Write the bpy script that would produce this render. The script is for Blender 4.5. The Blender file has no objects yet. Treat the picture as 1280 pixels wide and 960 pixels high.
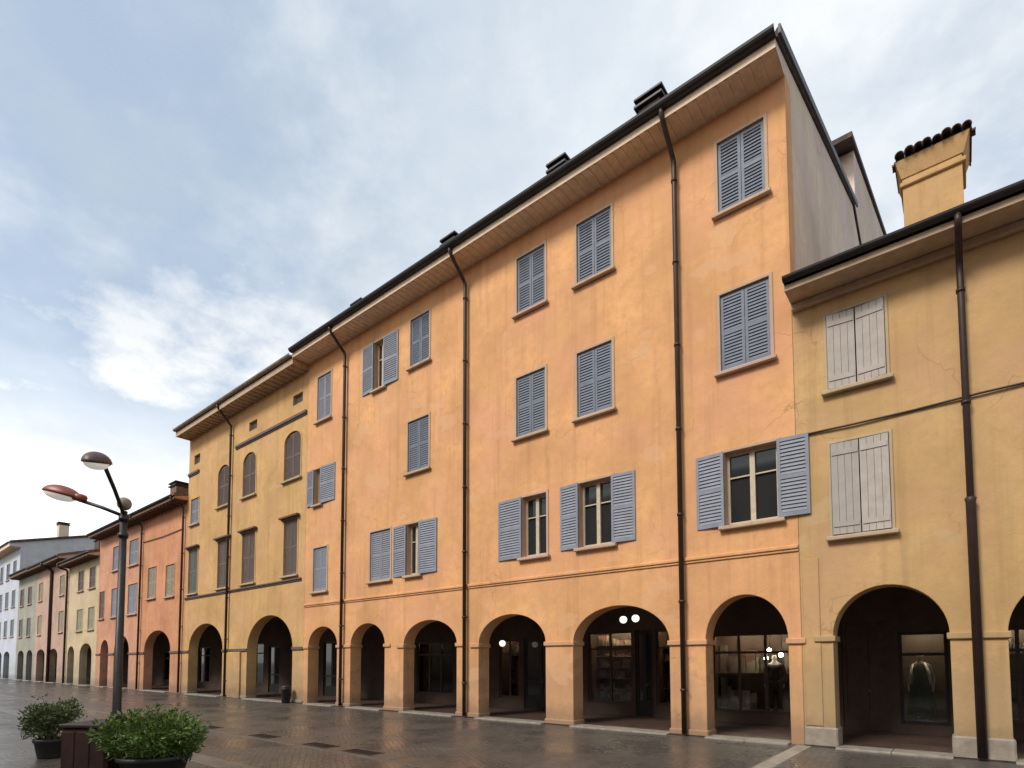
import bpy, bmesh, math, random
from mathutils import Vector, Matrix
R = math.radians
random.seed(7)
scene = bpy.context.scene
col = scene.collection

# ------------------------------------------------------------------ materials
def new_mat(name):
    m = bpy.data.materials.new(name); m.use_nodes = True
    return m, m.node_tree.nodes, m.node_tree.links, m.node_tree.nodes['Principled BSDF']

def noise(nd, lk, scale, detail=4, rough=.55, vec=None, mapscale=None):
    n = nd.new('ShaderNodeTexNoise'); n.inputs['Scale'].default_value = scale
    n.inputs['Detail'].default_value = detail; n.inputs['Roughness'].default_value = rough
    if mapscale:
        mp = nd.new('ShaderNodeMapping'); mp.inputs['Scale'].default_value = mapscale
        lk.new(vec, mp.inputs['Vector']); vec = mp.outputs['Vector']
    if vec is not None: lk.new(vec, n.inputs['Vector'])
    return n.outputs['Fac']

def ramp(nd, lk, fac, p0, p1, c0=(0,0,0,1), c1=(1,1,1,1)):
    r = nd.new('ShaderNodeValToRGB'); e = r.color_ramp.elements
    e[0].position = p0; e[1].position = p1; e[0].color = c0; e[1].color = c1
    lk.new(fac, r.inputs['Fac']); return r.outputs['Color']

def mixc(nd, lk, fac, a, b, mode='MIX'):
    m = nd.new('ShaderNodeMix'); m.data_type = 'RGBA'; m.blend_type = mode
    if isinstance(fac, (int, float)): m.inputs[0].default_value = fac
    else: lk.new(fac, m.inputs[0])
    for i, v in ((6, a), (7, b)):
        if isinstance(v, tuple): m.inputs[i].default_value = v if len(v) == 4 else v + (1,)
        else: lk.new(v, m.inputs[i])
    return m.outputs[2]

def wpos(nd):
    return nd.new('ShaderNodeNewGeometry').outputs['Position']

def plaster(name, c, var=.16, stain=.3, patch=None):
    m, nd, lk, b = new_mat(name)
    v = wpos(nd)
    c2 = tuple(x * (1 - var * 1.6) for x in c); c3 = tuple(min(1, x * (1 + var)) for x in c)
    base = mixc(nd, lk, ramp(nd, lk, noise(nd, lk, .55, 5, .6, v), .32, .68), c2, c3)
    base = mixc(nd, lk, ramp(nd, lk, noise(nd, lk, 3.2, 6, .7, v), .45, .75), base, tuple(x * (1 - var * 1.2) for x in c))
    # faded blotches, paler and greyer
    pale = patch or (min(1, c[0] * .95 + .06), min(1, c[1] * .98 + .07), min(1, c[2] + .08))
    base = mixc(nd, lk, ramp(nd, lk, noise(nd, lk, .9, 7, .7, v, (1, 1, .6)), .56, .74, (0,0,0,1), (.55,.55,.55,1)), base, pale)
    hue = ramp(nd, lk, noise(nd, lk, .38, 4, .6, v, (1, 1, 1.3)), .46, .66, (0,0,0,1), (.6,.6,.6,1))
    base = mixc(nd, lk, hue, base, (c[0] * .98, c[1] * .90, c[2] * 1.22))
    hue2 = ramp(nd, lk, noise(nd, lk, .7, 4, .6, v, (1.2, 1.2, .8)), .54, .70, (0,0,0,1), (.5,.5,.5,1))
    base = mixc(nd, lk, hue2, base, (c[0] * .95, c[1] * 1.03, c[2] * .92))
    # rain streaks
    st = ramp(nd, lk, noise(nd, lk, 1.0, 5, .65, v, (3.2, 3.2, .16)), .52, .72, (0,0,0,1), (stain, stain, stain, 1))
    base = mixc(nd, lk, st, base, tuple(x * .55 for x in c))
    # damp tide mark near the pavement
    sx = nd.new('ShaderNodeSeparateXYZ'); lk.new(v, sx.inputs[0])
    ad = nd.new('ShaderNodeMath'); ad.operation = 'MULTIPLY_ADD'
    lk.new(noise(nd, lk, 1.6, 6, .65, v), ad.inputs[0]); ad.inputs[1].default_value = -2.2
    lk.new(sx.outputs['Z'], ad.inputs[2])
    damp = ramp(nd, lk, ad.outputs[0], 0, 1.0, (.5,.5,.5,1), (0,0,0,1))
    base = mixc(nd, lk, damp, base, (c[0]*.5+.05, c[1]*.55+.05, c[2]*.6+.05))
    rpr = ramp(nd, lk, noise(nd, lk, .62, 3, .55, v, (1, 1, 1.4)), .615, .632, (0,0,0,1), (.5,.5,.5,1))
    base = mixc(nd, lk, rpr, base, (min(1, c[0] * .9 + .03), c[1] * .95 + .04, c[2] + .05))
    wob = nd.new('ShaderNodeTexNoise'); wob.inputs['Scale'].default_value = 1.8; wob.inputs['Detail'].default_value = 6; lk.new(v, wob.inputs['Vector'])
    wv = nd.new('ShaderNodeVectorMath'); wv.operation = 'MULTIPLY_ADD'; lk.new(wob.outputs['Color'], wv.inputs[0]); wv.inputs[1].default_value = (.9, .9, .9); lk.new(v, wv.inputs[2])
    vo = nd.new('ShaderNodeTexVoronoi'); vo.feature = 'DISTANCE_TO_EDGE'; vo.inputs['Scale'].default_value = .42; lk.new(wv.outputs[0], vo.inputs['Vector'])
    ck = mixc(nd, lk, ramp(nd, lk, noise(nd, lk, .5, 3, .5, v), .50, .60), (0, 0, 0), ramp(nd, lk, vo.outputs['Distance'], .002, .006, (.45,.45,.45,1), (0,0,0,1)))
    base = mixc(nd, lk, ck, base, tuple(x * .35 for x in c))
    spl = nd.new('ShaderNodeMath'); spl.operation = 'MULTIPLY_ADD'; lk.new(noise(nd, lk, 5, 6, .7, v), spl.inputs[0]); spl.inputs[1].default_value = -.6; lk.new(sx.outputs['Z'], spl.inputs[2])
    base = mixc(nd, lk, ramp(nd, lk, spl.outputs[0], 0, .4, (.42,.42,.42,1), (0,0,0,1)), base, (.10, .085, .07))
    lk.new(base, b.inputs['Base Color'])
    b.inputs['Roughness'].default_value = .92
    b.inputs['Specular IOR Level'].default_value = .25
    bp = nd.new('ShaderNodeBump'); bp.inputs['Strength'].default_value = .35; bp.inputs['Distance'].default_value = .03
    lk.new(noise(nd, lk, 7, 8, .7, v), bp.inputs['Height']); lk.new(bp.outputs[0], b.inputs['Normal'])
    bv = nd.new('ShaderNodeBevel'); bv.samples = 4; bv.inputs['Radius'].default_value = .025; lk.new(bv.outputs[0], bp.inputs['Normal'])
    return m

def simple(name, c, rough=.7, metal=0., var=.25, scale=6., bump=0.):
    m, nd, lk, b = new_mat(name)
    v = wpos(nd)
    base = mixc(nd, lk, ramp(nd, lk, noise(nd, lk, scale, 6, .65, v), .3, .7), tuple(x * (1 - var) for x in c), tuple(min(1, x * (1 + var)) for x in c))
    if 'shutter' in name:
        oi = nd.new('ShaderNodeObjectInfo')
        base = mixc(nd, lk, ramp(nd, lk, oi.outputs['Random'], 0, 1, (.0,.0,.0,1), (.55,.55,.55,1)), base, tuple(x * .62 + .05 for x in c))
        base = mixc(nd, lk, ramp(nd, lk, noise(nd, lk, 2.2, 8, .75, v, (1, 1, .35)), .54, .72, (0,0,0,1), (.5,.5,.5,1)), base, tuple(x * .5 + .10 for x in c))
    lk.new(base, b.inputs['Base Color'])
    b.inputs['Roughness'].default_value = rough; b.inputs['Metallic'].default_value = metal
    if bump:
        bp = nd.new('ShaderNodeBump'); bp.inputs['Strength'].default_value = bump; bp.inputs['Distance'].default_value = .02
        lk.new(noise(nd, lk, scale * 3, 6, .7, v), bp.inputs['Height']); lk.new(bp.outputs[0], b.inputs['Normal'])
    return m

def glass_mat(name, tint=(.02, .024, .026)):
    m, nd, lk, b = new_mat(name)
    b.inputs['Base Color'].default_value = tint + (1,)
    b.inputs['Roughness'].default_value = .06; b.inputs['IOR'].default_value = 1.5
    bp = nd.new('ShaderNodeBump'); bp.inputs['Strength'].default_value = .06
    lk.new(noise(nd, lk, 2.5, 2, .5, wpos(nd)), bp.inputs['Height']); lk.new(bp.outputs[0], b.inputs['Normal'])
    return m

def clear_glass(name):
    m, nd, lk, b = new_mat(name)
    out = nd['Material Output']
    tr = nd.new('ShaderNodeBsdfTransparent'); tr.inputs[0].default_value = (.82, .86, .85, 1)
    gl = nd.new('ShaderNodeBsdfGlossy'); gl.inputs['Roughness'].default_value = .04
    fr = nd.new('ShaderNodeFresnel'); fr.inputs['IOR'].default_value = 1.45
    mx = nd.new('ShaderNodeMixShader')
    lk.new(fr.outputs[0], mx.inputs[0]); lk.new(tr.outputs[0], mx.inputs[1]); lk.new(gl.outputs[0], mx.inputs[2])
    lk.new(mx.outputs[0], out.inputs['Surface'])
    return m

def emit(name, c, s):
    m, nd, lk, b = new_mat(name)
    b.inputs['Base Color'].default_value = (.8, .8, .78, 1)
    b.inputs['Emission Color'].default_value = c + (1,); b.inputs['Emission Strength'].default_value = s
    return m

def goods_mat(name, cols, scale):
    m, nd, lk, b = new_mat(name)
    v = wpos(nd)
    mp = nd.new('ShaderNodeMapping'); mp.inputs['Scale'].default_value = scale; lk.new(v, mp.inputs['Vector'])
    vo = nd.new('ShaderNodeTexVoronoi'); vo.distance = 'CHEBYCHEV'; vo.inputs['Scale'].default_value = 1; lk.new(mp.outputs[0], vo.inputs['Vector'])
    sp = nd.new('ShaderNodeSeparateColor'); lk.new(vo.outputs['Color'], sp.inputs[0])
    r = nd.new('ShaderNodeValToRGB'); r.color_ramp.interpolation = 'CONSTANT'
    e = r.color_ramp.elements
    while len(e) < len(cols): e.new(.5)
    for i, c in enumerate(cols): e[i].position = i / len(cols); e[i].color = c + (1,)
    lk.new(sp.outputs[0], r.inputs['Fac']); lk.new(r.outputs['Color'], b.inputs['Base Color'])
    b.inputs['Roughness'].default_value = .7
    return m

def leaf_mat(name, c):
    m, nd, lk, b = new_mat(name)
    oi = wpos(nd)
    f = noise(nd, lk, 9, 3, .6, oi)
    base = mixc(nd, lk, ramp(nd, lk, f, .3, .7), tuple(x * .45 for x in c), tuple(x * 1.5 for x in c))
    f2 = noise(nd, lk, 40, 2, .6, oi)
    base = mixc(nd, lk, ramp(nd, lk, f2, .55, .75, (0,0,0,1), (.6,.6,.6,1)), base, (c[0] * 2.6, c[1] * 2.0, c[2] * 1.3))
    lk.new(base, b.inputs['Base Color']); b.inputs['Roughness'].default_value = .5
    return m

def tile_mat(name, c):
    m, nd, lk, b = new_mat(name)
    v = wpos(nd)
    base = mixc(nd, lk, ramp(nd, lk, noise(nd, lk, 5, 3, .6, v), .3, .7), tuple(x * .5 for x in c), tuple(x * 1.4 for x in c))
    base = mixc(nd, lk, ramp(nd, lk, noise(nd, lk, 1.3, 5, .7, v), .5, .7), base, (.06, .055, .045))
    lk.new(base, b.inputs['Base Color']); b.inputs['Roughness'].default_value = .85
    return m

M = {}
M['orange'] = plaster('orange_plaster', (.69, .365, .165), .15, .42)
M['yellow_dark'] = plaster('ochre_plaster', (.53, .335, .15), .14, .42)
M['yellow'] = plaster('yellow_plaster', (.565, .345, .145), .15, .42)
M['red_orange'] = plaster('red_orange_plaster', (.60, .285, .145), .2, .4)
M['salmon'] = plaster('salmon_plaster', (.60, .31, .185), .2)
M['cream'] = plaster('cream_plaster', (.58, .46, .28))
M['pink'] = plaster('pink_plaster', (.50, .34, .25))
M['greygreen'] = plaster('grey_green_plaster', (.33, .32, .26))
M['paleblue'] = plaster('pale_blue_plaster', (.50, .53, .55), .1)
M['greywall'] = plaster('grey_gable_plaster', (.66, .54, .42), .12, .3)
M['trim'] = plaster('pale_trim', (.50, .36, .24), .1, .3)
M['trim_y'] = plaster('pale_ochre_trim', (.46, .36, .22), .1, .3)
M['impost'] = plaster('orange_impost', (.60, .335, .165), .1)
M['impost_y'] = plaster('ochre_impost', (.42, .29, .14), .1)
M['stone'] = simple('pale_stone', (.27, .225, .18), .75, 0, .25, 5, .4)
M['kerb'] = simple('kerb_stone', (.27, .235, .195), .45, 0, .3, 4, .3)
M['blue_sh'] = simple('blue_grey_shutter_paint', (.125, .147, .19), .6, 0, .2, 5)
M['lilac_sh'] = simple('pale_lilac_shutter_paint', (.22, .235, .28), .65, 0, .15, 4)
M['beige_sh'] = simple('beige_grey_shutter_paint', (.40, .35, .31), .7, 0, .14, 4)
M['brown_sh'] = simple('brown_shutter_paint', (.10, .06, .045), .6, 0, .3, 5)
M['green_sh'] = simple('faded_green_shutter_paint', (.30, .27, .19), .7, 0, .15, 5)
M['dkgreen_sh'] = simple('dark_green_shutter_paint', (.09, .10, .08), .6, 0, .2, 5)
M['white_wood'] = simple('cream_window_wood', (.50, .42, .31), .6, 0, .15, 8)
M['glass'] = glass_mat('window_glass')
M['clear'] = clear_glass('shop_glass')
M['pipe'] = simple('brown_pipe_metal', (.045, .026, .018), .5, .3, .3, 3)
M['pipe_red'] = simple('dark_red_pipe_metal', (.034, .016, .013), .5, .2, .3, 3)
M['gutter'] = simple('dark_gutter_metal', (.022, .02, .02), .5, .4, .3, 3)
M['tile'] = tile_mat('terracotta_tiles', (.20, .105, .065))
M['tile_dark'] = tile_mat('weathered_dark_tiles', (.075, .05, .04))
M['soffit'] = simple('beige_eave_boards', (.68, .53, .38), .8, 0, .15, 4)
M['soffit_mid'] = simple('tan_eave_boards', (.42, .30, .20), .8, 0, .2, 4)
M['gutter_pale'] = simple('dull_pale_gutter_metal', (.22, .17, .14), .6, .1, .3, 3)
M['soffit_dark'] = simple('brown_eave_boards', (.14, .08, .05), .8, 0, .25, 4)
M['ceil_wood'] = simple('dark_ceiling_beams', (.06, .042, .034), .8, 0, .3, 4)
M['ceil'] = simple('brown_ceiling_plaster', (.17, .11, .068), .9, 0, .25, 2)  # dark brown plaster with random mottling
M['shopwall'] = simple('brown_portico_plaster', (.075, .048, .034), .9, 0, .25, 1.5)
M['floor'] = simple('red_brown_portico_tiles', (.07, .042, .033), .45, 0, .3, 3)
M['darkwood'] = simple('dark_varnished_wood', (.055, .03, .02), .5, 0, .3, 5)
M['darkmetal'] = simple('dark_shop_metal', (.02, .02, .022), .45, .3, .3, 5)
M['pole'] = simple('dark_lamp_pole_paint', (.03, .026, .026), .45, .4, .3, 6)
M['lamp_cap'] = simple('red_brown_lamp_paint', (.22, .05, .032), .45, .05, .25, 8)
M['lamp_cap_dull'] = simple('dull_brown_lamp_paint', (.085, .052, .042), .5, .1, .25, 8)
M['bowl'] = emit('frosted_lamp_bowl', (1, .96, .88), .15)
M['globe'] = emit('white_globe_glass', (1, .90, .76), .7)
M['fill_glow'] = emit('warm_fill_glow', (1, .78, .52), 30.0)  # glow added to brighten the shop displays
M['spot'] = emit('lit_display_lamp', (1, .86, .66), 30.0)
M['rust'] = simple('dark_red_brown_box_paint', (.030, .011, .009), .6, .1, .4, 5, .3)
M['pot'] = simple('dark_plastic_pot', (.022, .023, .024), .55, 0, .3, 6)
M['soil'] = simple('soil', (.03, .02, .014), .95, 0, .4, 20, .5)
M['bark'] = simple('shrub_bark', (.07, .05, .035), .9, 0, .3, 20, .4)
M['leaf_a'] = leaf_mat('dull_green_leaves', (.085, .12, .04))
M['leaf_b'] = leaf_mat('fresh_green_leaves', (.095, .155, .028))
M['mann'] = simple('mannequin_plastic', (.35, .30, .27), .4, 0, .05)
M['cloth_dark'] = simple('black_cloth', (.010, .010, .012), .9, 0, .3, 12)
M['cloth_teal'] = simple('dark_green_cloth', (.010, .026, .024), .85, 0, .3, 12)
M['cloth_white'] = simple('white_cloth', (.6, .6, .57), .85, 0, .1, 12)
M['goods_red'] = goods_mat('boxed_goods', [(.16,.07,.05), (.10,.075,.05), (.22,.14,.10), (.06,.045,.04), (.17,.09,.07), (.20,.17,.13)], (5, 5, 3.4))
M['goods_pale'] = goods_mat('mixed_goods', [(.13,.10,.08), (.09,.08,.06), (.20,.17,.13), (.07,.055,.05), (.15,.08,.06)], (4, 4, 2.2))
M['goods_dark'] = goods_mat('dim_goods', [(.02,.016,.014), (.04,.03,.026), (.014,.016,.03), (.05,.035,.025)], (3, 3, 2))
M['goods_cool'] = goods_mat('grey_goods', [(.06,.07,.07), (.10,.11,.11), (.04,.045,.05), (.14,.13,.12), (.05,.03,.06)], (3, 3, 2.6))

# ------------------------------------------------------------------ object helpers
def tag(o, label=None, cat=None, group=None, kind=None):
    if label: o['label'] = label
    if cat: o['category'] = cat
    if group: o['group'] = group
    if kind: o['kind'] = kind
    return o

def thing(name, label, cat, loc=(0, 0, 0), group=None):
    o = bpy.data.objects.new(name, None); col.objects.link(o); o.location = loc
    o.empty_display_size = .3
    return tag(o, label, cat, group)

def origin_of(o):
    v = Vector((0, 0, 0))
    while o is not None: v += Vector(o.location); o = o.parent
    return v

def link_mesh(name, me, mat, parent=None, smooth=False):
    """mesh is in world coordinates; it is moved into the parent's frame"""
    o = bpy.data.objects.new(name, me); col.objects.link(o)
    if parent is not None:
        me.transform(Matrix.Translation(-origin_of(parent)))
        o.parent = parent
    me.materials.clear(); me.materials.append(mat)
    for p in me.polygons: p.use_smooth = smooth; p.material_index = 0
    return o

def finish(bm, name, mat, parent=None, smooth=False):
    bmesh.ops.recalc_face_normals(bm, faces=bm.faces)
    me = bpy.data.meshes.new(name); bm.to_mesh(me); bm.free()
    return link_mesh(name, me, mat, parent, smooth)

def rebase(o, loc):
    """move a top-level mesh's origin to its base"""
    o.data.transform(Matrix.Translation(-Vector(loc))); o.location = loc
    return o

def box(bm, x0, x1, y0, y1, z0, z1, bev=0., rot=None):
    r = bmesh.ops.create_cube(bm, size=1)
    vs = r['verts']
    bmesh.ops.scale(bm, vec=(x1 - x0, y1 - y0, z1 - z0), verts=vs)
    if bev:
        es = list({e for v in vs for e in v.link_edges})
        b = bmesh.ops.bevel(bm, geom=es, offset=bev, segments=1, affect='EDGES')
        vs = list({v for f in b['faces'] for v in f.verts} | {v for v in vs if v.is_valid})
    c = Vector(((x0 + x1) / 2, (y0 + y1) / 2, (z0 + z1) / 2))
    if rot is not None: bmesh.ops.transform(bm, matrix=rot, verts=vs)
    bmesh.ops.translate(bm, vec=c, verts=vs)
    return vs

def tube(bm, pts, rad, seg=10, caps=True):
    pts = [Vector(p) for p in pts]
    rads = rad if isinstance(rad, (list, tuple)) else [rad] * len(pts)
    rings = []
    up = None
    for i, p in enumerate(pts):
        d = (pts[min(i + 1, len(pts) - 1)] - pts[max(i - 1, 0)]).normalized()
        a = Vector((1, 0, 0)) if abs(d.x) < .9 else Vector((0, 1, 0))
        if up is not None: a = up
        u = d.cross(a).normalized(); w = u.cross(d).normalized(); up = w
        rings.append([bm.verts.new(p + (u * math.cos(t) + w * math.sin(t)) * rads[i]) for t in [2 * math.pi * k / seg for k in range(seg)]])
    for A, B in zip(rings, rings[1:]):
        for k in range(seg): bm.faces.new((A[k], A[(k + 1) % seg], B[(k + 1) % seg], B[k]))
    if caps: bm.faces.new(rings[0]); bm.faces.new(rings[-1])

def lathe(bm, prof, c, seg=20, mat=None):
    rings = []
    for r, z in prof:
        rings.append([bm.verts.new(Vector((r * math.cos(2 * math.pi * k / seg), r * math.sin(2 * math.pi * k / seg), z))) for k in range(seg)])
    for A, B in zip(rings, rings[1:]):
        for k in range(seg): bm.faces.new((A[k], A[(k + 1) % seg], B[(k + 1) % seg], B[k]))
    bm.faces.new(rings[0]); bm.faces.new(rings[-1])
    vs = [v for r in rings for v in r]
    if mat is not None: bmesh.ops.transform(bm, matrix=mat, verts=vs)
    bmesh.ops.translate(bm, vec=c, verts=vs)

def prism_x(bm, yz, x0, x1):
    A = [bm.verts.new((x0, y, z)) for y, z in yz]; B = [bm.verts.new((x1, y, z)) for y, z in yz]
    n = len(yz)
    bm.faces.new(A); bm.faces.new(B)
    for i in range(n): bm.faces.new((A[i], A[(i + 1) % n], B[(i + 1) % n], B[i]))

def arch_pts(xl, xr, zs, zt, n=24):
    cx, a = (xl + xr) / 2, (xr - xl) / 2
    return [(cx - a * math.cos(math.pi * i / n), zs + (zt - zs) * math.sin(math.pi * i / n)) for i in range(n + 1)]

def slab(outer, holes, y0, y1):
    """extruded upright slab from an outline and holes in (x,z)"""
    cu = bpy.data.curves.new('outline', 'CURVE'); cu.dimensions = '2D'; cu.fill_mode = 'BOTH'; cu.extrude = (y1 - y0) / 2
    for pts in [outer] + holes:
        s = cu.splines.new('POLY'); s.points.add(len(pts) - 1); s.use_cyclic_u = True
        for p, q in zip(s.points, pts): p.co = (q[0], q[1], 0, 1)
    ob = bpy.data.objects.new('outline', cu); col.objects.link(ob)
    dg = bpy.context.evaluated_depsgraph_get()
    me = bpy.data.meshes.new_from_object(ob.evaluated_get(dg))
    bpy.data.objects.remove(ob); bpy.data.curves.remove(cu)
    me.transform(Matrix.Translation((0, (y0 + y1) / 2, 0)) @ Matrix.Rotation(R(90), 4, 'X'))
    return me

# ------------------------------------------------------------------ house parts
def roof_mesh(x0, x1, ye, ze, slope, yr, back=None, period=.23, amp=.055, thick=.10):
    """barrel tiles from the eave (ye, ze) to the ridge at yr and down again"""
    bm = bmesh.new()
    n = max(2, int((x1 - x0) / period)) * 6
    xs = [x0 + (x1 - x0) * i / n for i in range(n + 1)]
    zr = ze + (yr - ye) * slope
    yb = back if back is not None else 2 * yr - ye
    rows = [(ye, ze), (yr, zr), (yb, zr - (yb - yr) * slope)]
    top, bot = [], []
    for y, z in rows:
        top.append([bm.verts.new((x, y, z + amp * math.cos(math.pi * 2 * i / 6) + amp)) for i, x in enumerate(xs)])
        bot.append([bm.verts.new((x, y, z - thick)) for x in xs])
    for a in range(2):
        for i in range(n):
            bm.faces.new((top[a][i], top[a][i + 1], top[a + 1][i + 1], top[a + 1][i]))
            bm.faces.new((bot[a][i], bot[a + 1][i], bot[a + 1][i + 1], bot[a][i + 1]))
    for r in (0, 2):
        for i in range(n): bm.faces.new((top[r][i], bot[r][i], bot[r][i + 1], top[r][i + 1]))
    for i in (0, n):
        for a in range(2): bm.faces.new((top[a][i], top[a + 1][i], bot[a + 1][i], bot[a][i]))
    return bm

def gutter(parent, x0, x1, y, z, r=.09, mat='gutter'):
    bm = bmesh.new(); n = 8
    prof = [(y + r * math.cos(math.pi + math.pi * k / n), z + r * math.sin(math.pi + math.pi * k / n)) for k in range(n + 1)]
    prof += [(y + (r - .015) * math.cos(2 * math.pi - math.pi * k / n), z + (r - .015) * math.sin(2 * math.pi - math.pi * k / n)) for k in range(n + 1)]
    prism_x(bm, prof, x0, x1)
    return finish(bm, 'gutter', M[mat], parent)

def downpipe(parent, x, yg, zg, zw, mat='pipe', r=.06, zb=.05, low=None):
    bm = bmesh.new()
    yo = -.13
    tube(bm, [(x, yg, zg), (x, yg, zg - .12), (x, yg + .1, zg - .24), (x, yo - .08, zw + .12), (x, yo, zw), (x, yo, zw - .2), (x, yo, zb)], r)
    z = zw - .5
    while z > .5:
        tube(bm, [(x, yo, z), (x, yo, z + .06)], r + .018)
        box(bm, x - .015, x + .015, yo, 0.0, z + .015, z + .045)
        z -= 2.1
    if low: tube(bm, [(x, yo, zb), (x, yo, low), (x, yo, low + .06), (x, yo, low + .1)], [r + .02, r + .02, r + .035, r + .004])
    return finish(bm, 'downpipe', M[mat], parent, True)

def louvre_leaf(bm, x0, x1, z0, z1, y, slats=True, th=.04):
    """one shutter leaf standing in the plane y (front face), thickness th backwards"""
    st = .065
    box(bm, x0, x0 + st, y, y + th, z0, z1); box(bm, x1 - st, x1, y, y + th, z0, z1)
    zm = (z0 + z1) / 2
    for a, b in ((z0, z0 + .09), (zm - .045, zm + .045), (z1 - .08, z1)):
        box(bm, x0 + st, x1 - st, y + .002, y + th - .002, a, b)
    if slats:
        for a, b in ((z0 + .09, zm - .045), (zm + .045, z1 - .08)):
            n = max(3, int((b - a) / .075))
            for k in range(n):
                zc = a + (k + .5) * (b - a) / n
                box(bm, x0 + st, x1 - st, y + .012, y + .022, zc - .040, zc + .040, 0, Matrix.Rotation(R(-20), 4, 'X'))
    box(bm, x0 + st, x1 - st, y + th - .008, y + th - .003, z0 + .05, z1 - .05)

def plank_leaf(bm, x0, x1, z0, z1, y, th=.045):
    n = 4; w = (x1 - x0) / n
    for k in range(n): box(bm, x0 + k * w + .003, x0 + (k + 1) * w - .003, y + .004, y + th, z0, z1)
    for z in (z0 + .2, z1 - .2): box(bm, x0 + .02, x1 - .02, y - .012, y + .004, z - .05, z + .05)

def window(h, x0, x1, z0, z1, kind='closed', sh='blue_sh', trim='trim', sill='trim', slats=True, arched=0, frame=.07, hood=False,
           lw=None, rw=None, ajar=0., yin=.03):
    """window part of house h with surround, shutters, sill and glazing as sub-parts"""
    w = bpy.data.objects.new('window', None)
    top = (arch_pts(x0, x1, z1 - arched, z1, 10)[::-1] if arched else [(x1, z1), (x0, z1)])
    hole = [(x0, z0), (x1, z0)] + top
    f = frame
    if arched: otop = arch_pts(x0 - f, x1 + f, z1 - arched, z1 + f, 10)[::-1]
    else: otop = [(x1 + f, z1 + f), (x0 - f, z1 + f)]
    outer = [(x0 - f, z0 - .02), (x1 + f, z0 - .02)] + otop
    inner = [(x0 + .004, z0 + .004), (x1 - .004, z0 + .004)] + [(min(max(a, x0 + .004), x1 - .004), b - .004) for a, b in top]
    me = slab(outer, [inner], -.022, .09)
    fo = link_mesh('window', me, M[trim], h)
    bpy.data.objects.remove(w)
    if sill:
        bm = bmesh.new(); box(bm, x0 - f - .06, x1 + f + .06, -.13, -.0225, z0 - .11, z0 - .022, .012)
        finish(bm, 'sill', M[sill], fo)
    if hood:
        bm = bmesh.new(); box(bm, x0 - f - .12, x1 + f + .12, -.20, -.0225, z1 + f + .002, z1 + f + .10, .015)
        box(bm, x0 - f - .05, x1 + f + .05, -.10, -.0225, z1 + f - .06, z1 + f)
        finish(bm, 'hood', M['soffit_dark'], fo)
    xm = (x0 + x1) / 2
    leaf = louvre_leaf if slats else plank_leaf
    if kind == 'closed':
        for a, b, s in ((x0 + .012, xm - .006, -1), (xm + .006, x1 - .012, 1)):
            bm = bmesh.new(); leaf(bm, a, b, z0 + .015, z1 - .02 - (arched * .12), yin)
            if ajar:
                hx = a if s < 0 else b
                bmesh.ops.rotate(bm, verts=bm.verts, cent=(hx, yin, 0), matrix=Matrix.Rotation(R(ajar) * s, 3, 'Z'))
            finish(bm, 'shutter', M[sh], fo)
        bm = bmesh.new(); box(bm, x0 + .003, x1 - .003, .2, .22, z0 + .003, z1 - .003)
        finish(bm, 'pane', M['glass'], fo)
    else:
        for wd, s in ((lw, -1), (rw, 1)):
            if not wd: continue
            a, b = (x0 - wd, x0 - .0) if s < 0 else (x1 + .0, x1 + wd)
            bm = bmesh.new(); leaf(bm, a, b, z0 - .01, z1 + .01, -.085)
            ang = random.uniform(2.5, 7)
            bmesh.ops.rotate(bm, verts=bm.verts, cent=(x0 if s < 0 else x1, -.06, 0), matrix=Matrix.Rotation(R(ang) * -s * -1, 3, 'Z'))
            finish(bm, 'shutter', M[sh], fo)
        bm = bmesh.new(); yy = .16
        box(bm, x0 + .003, x0 + .07, yy, yy + .06, z0 + .003, z1 - .003); box(bm, x1 - .07, x1 - .003, yy, yy + .06, z0 + .003, z1 - .003)
        box(bm, xm - .055, xm + .055, yy - .01, yy + .06, z0 + .003, z1 - .003)
        box(bm, x0 + .07, x1 - .07, yy + .002, yy + .058, z0 + .003, z0 + .08); box(bm, x0 + .07, x1 - .07, yy + .002, yy + .058, z1 - .07, z1 - .003)
        for q in (.66,):
            zq = z0 + (z1 - z0) * q
            box(bm, x0 + .07, x1 - .07, yy + .015, yy + .045, zq - .016, zq + .016)
        finish(bm, 'casement', M['white_wood'], fo)
        bm = bmesh.new(); box(bm, x0 + .003, x1 - .003, yy + .065, yy + .085, z0 + .003, z1 - .003)
        finish(bm, 'pane', M['glass'], fo)
    return hole

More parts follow.
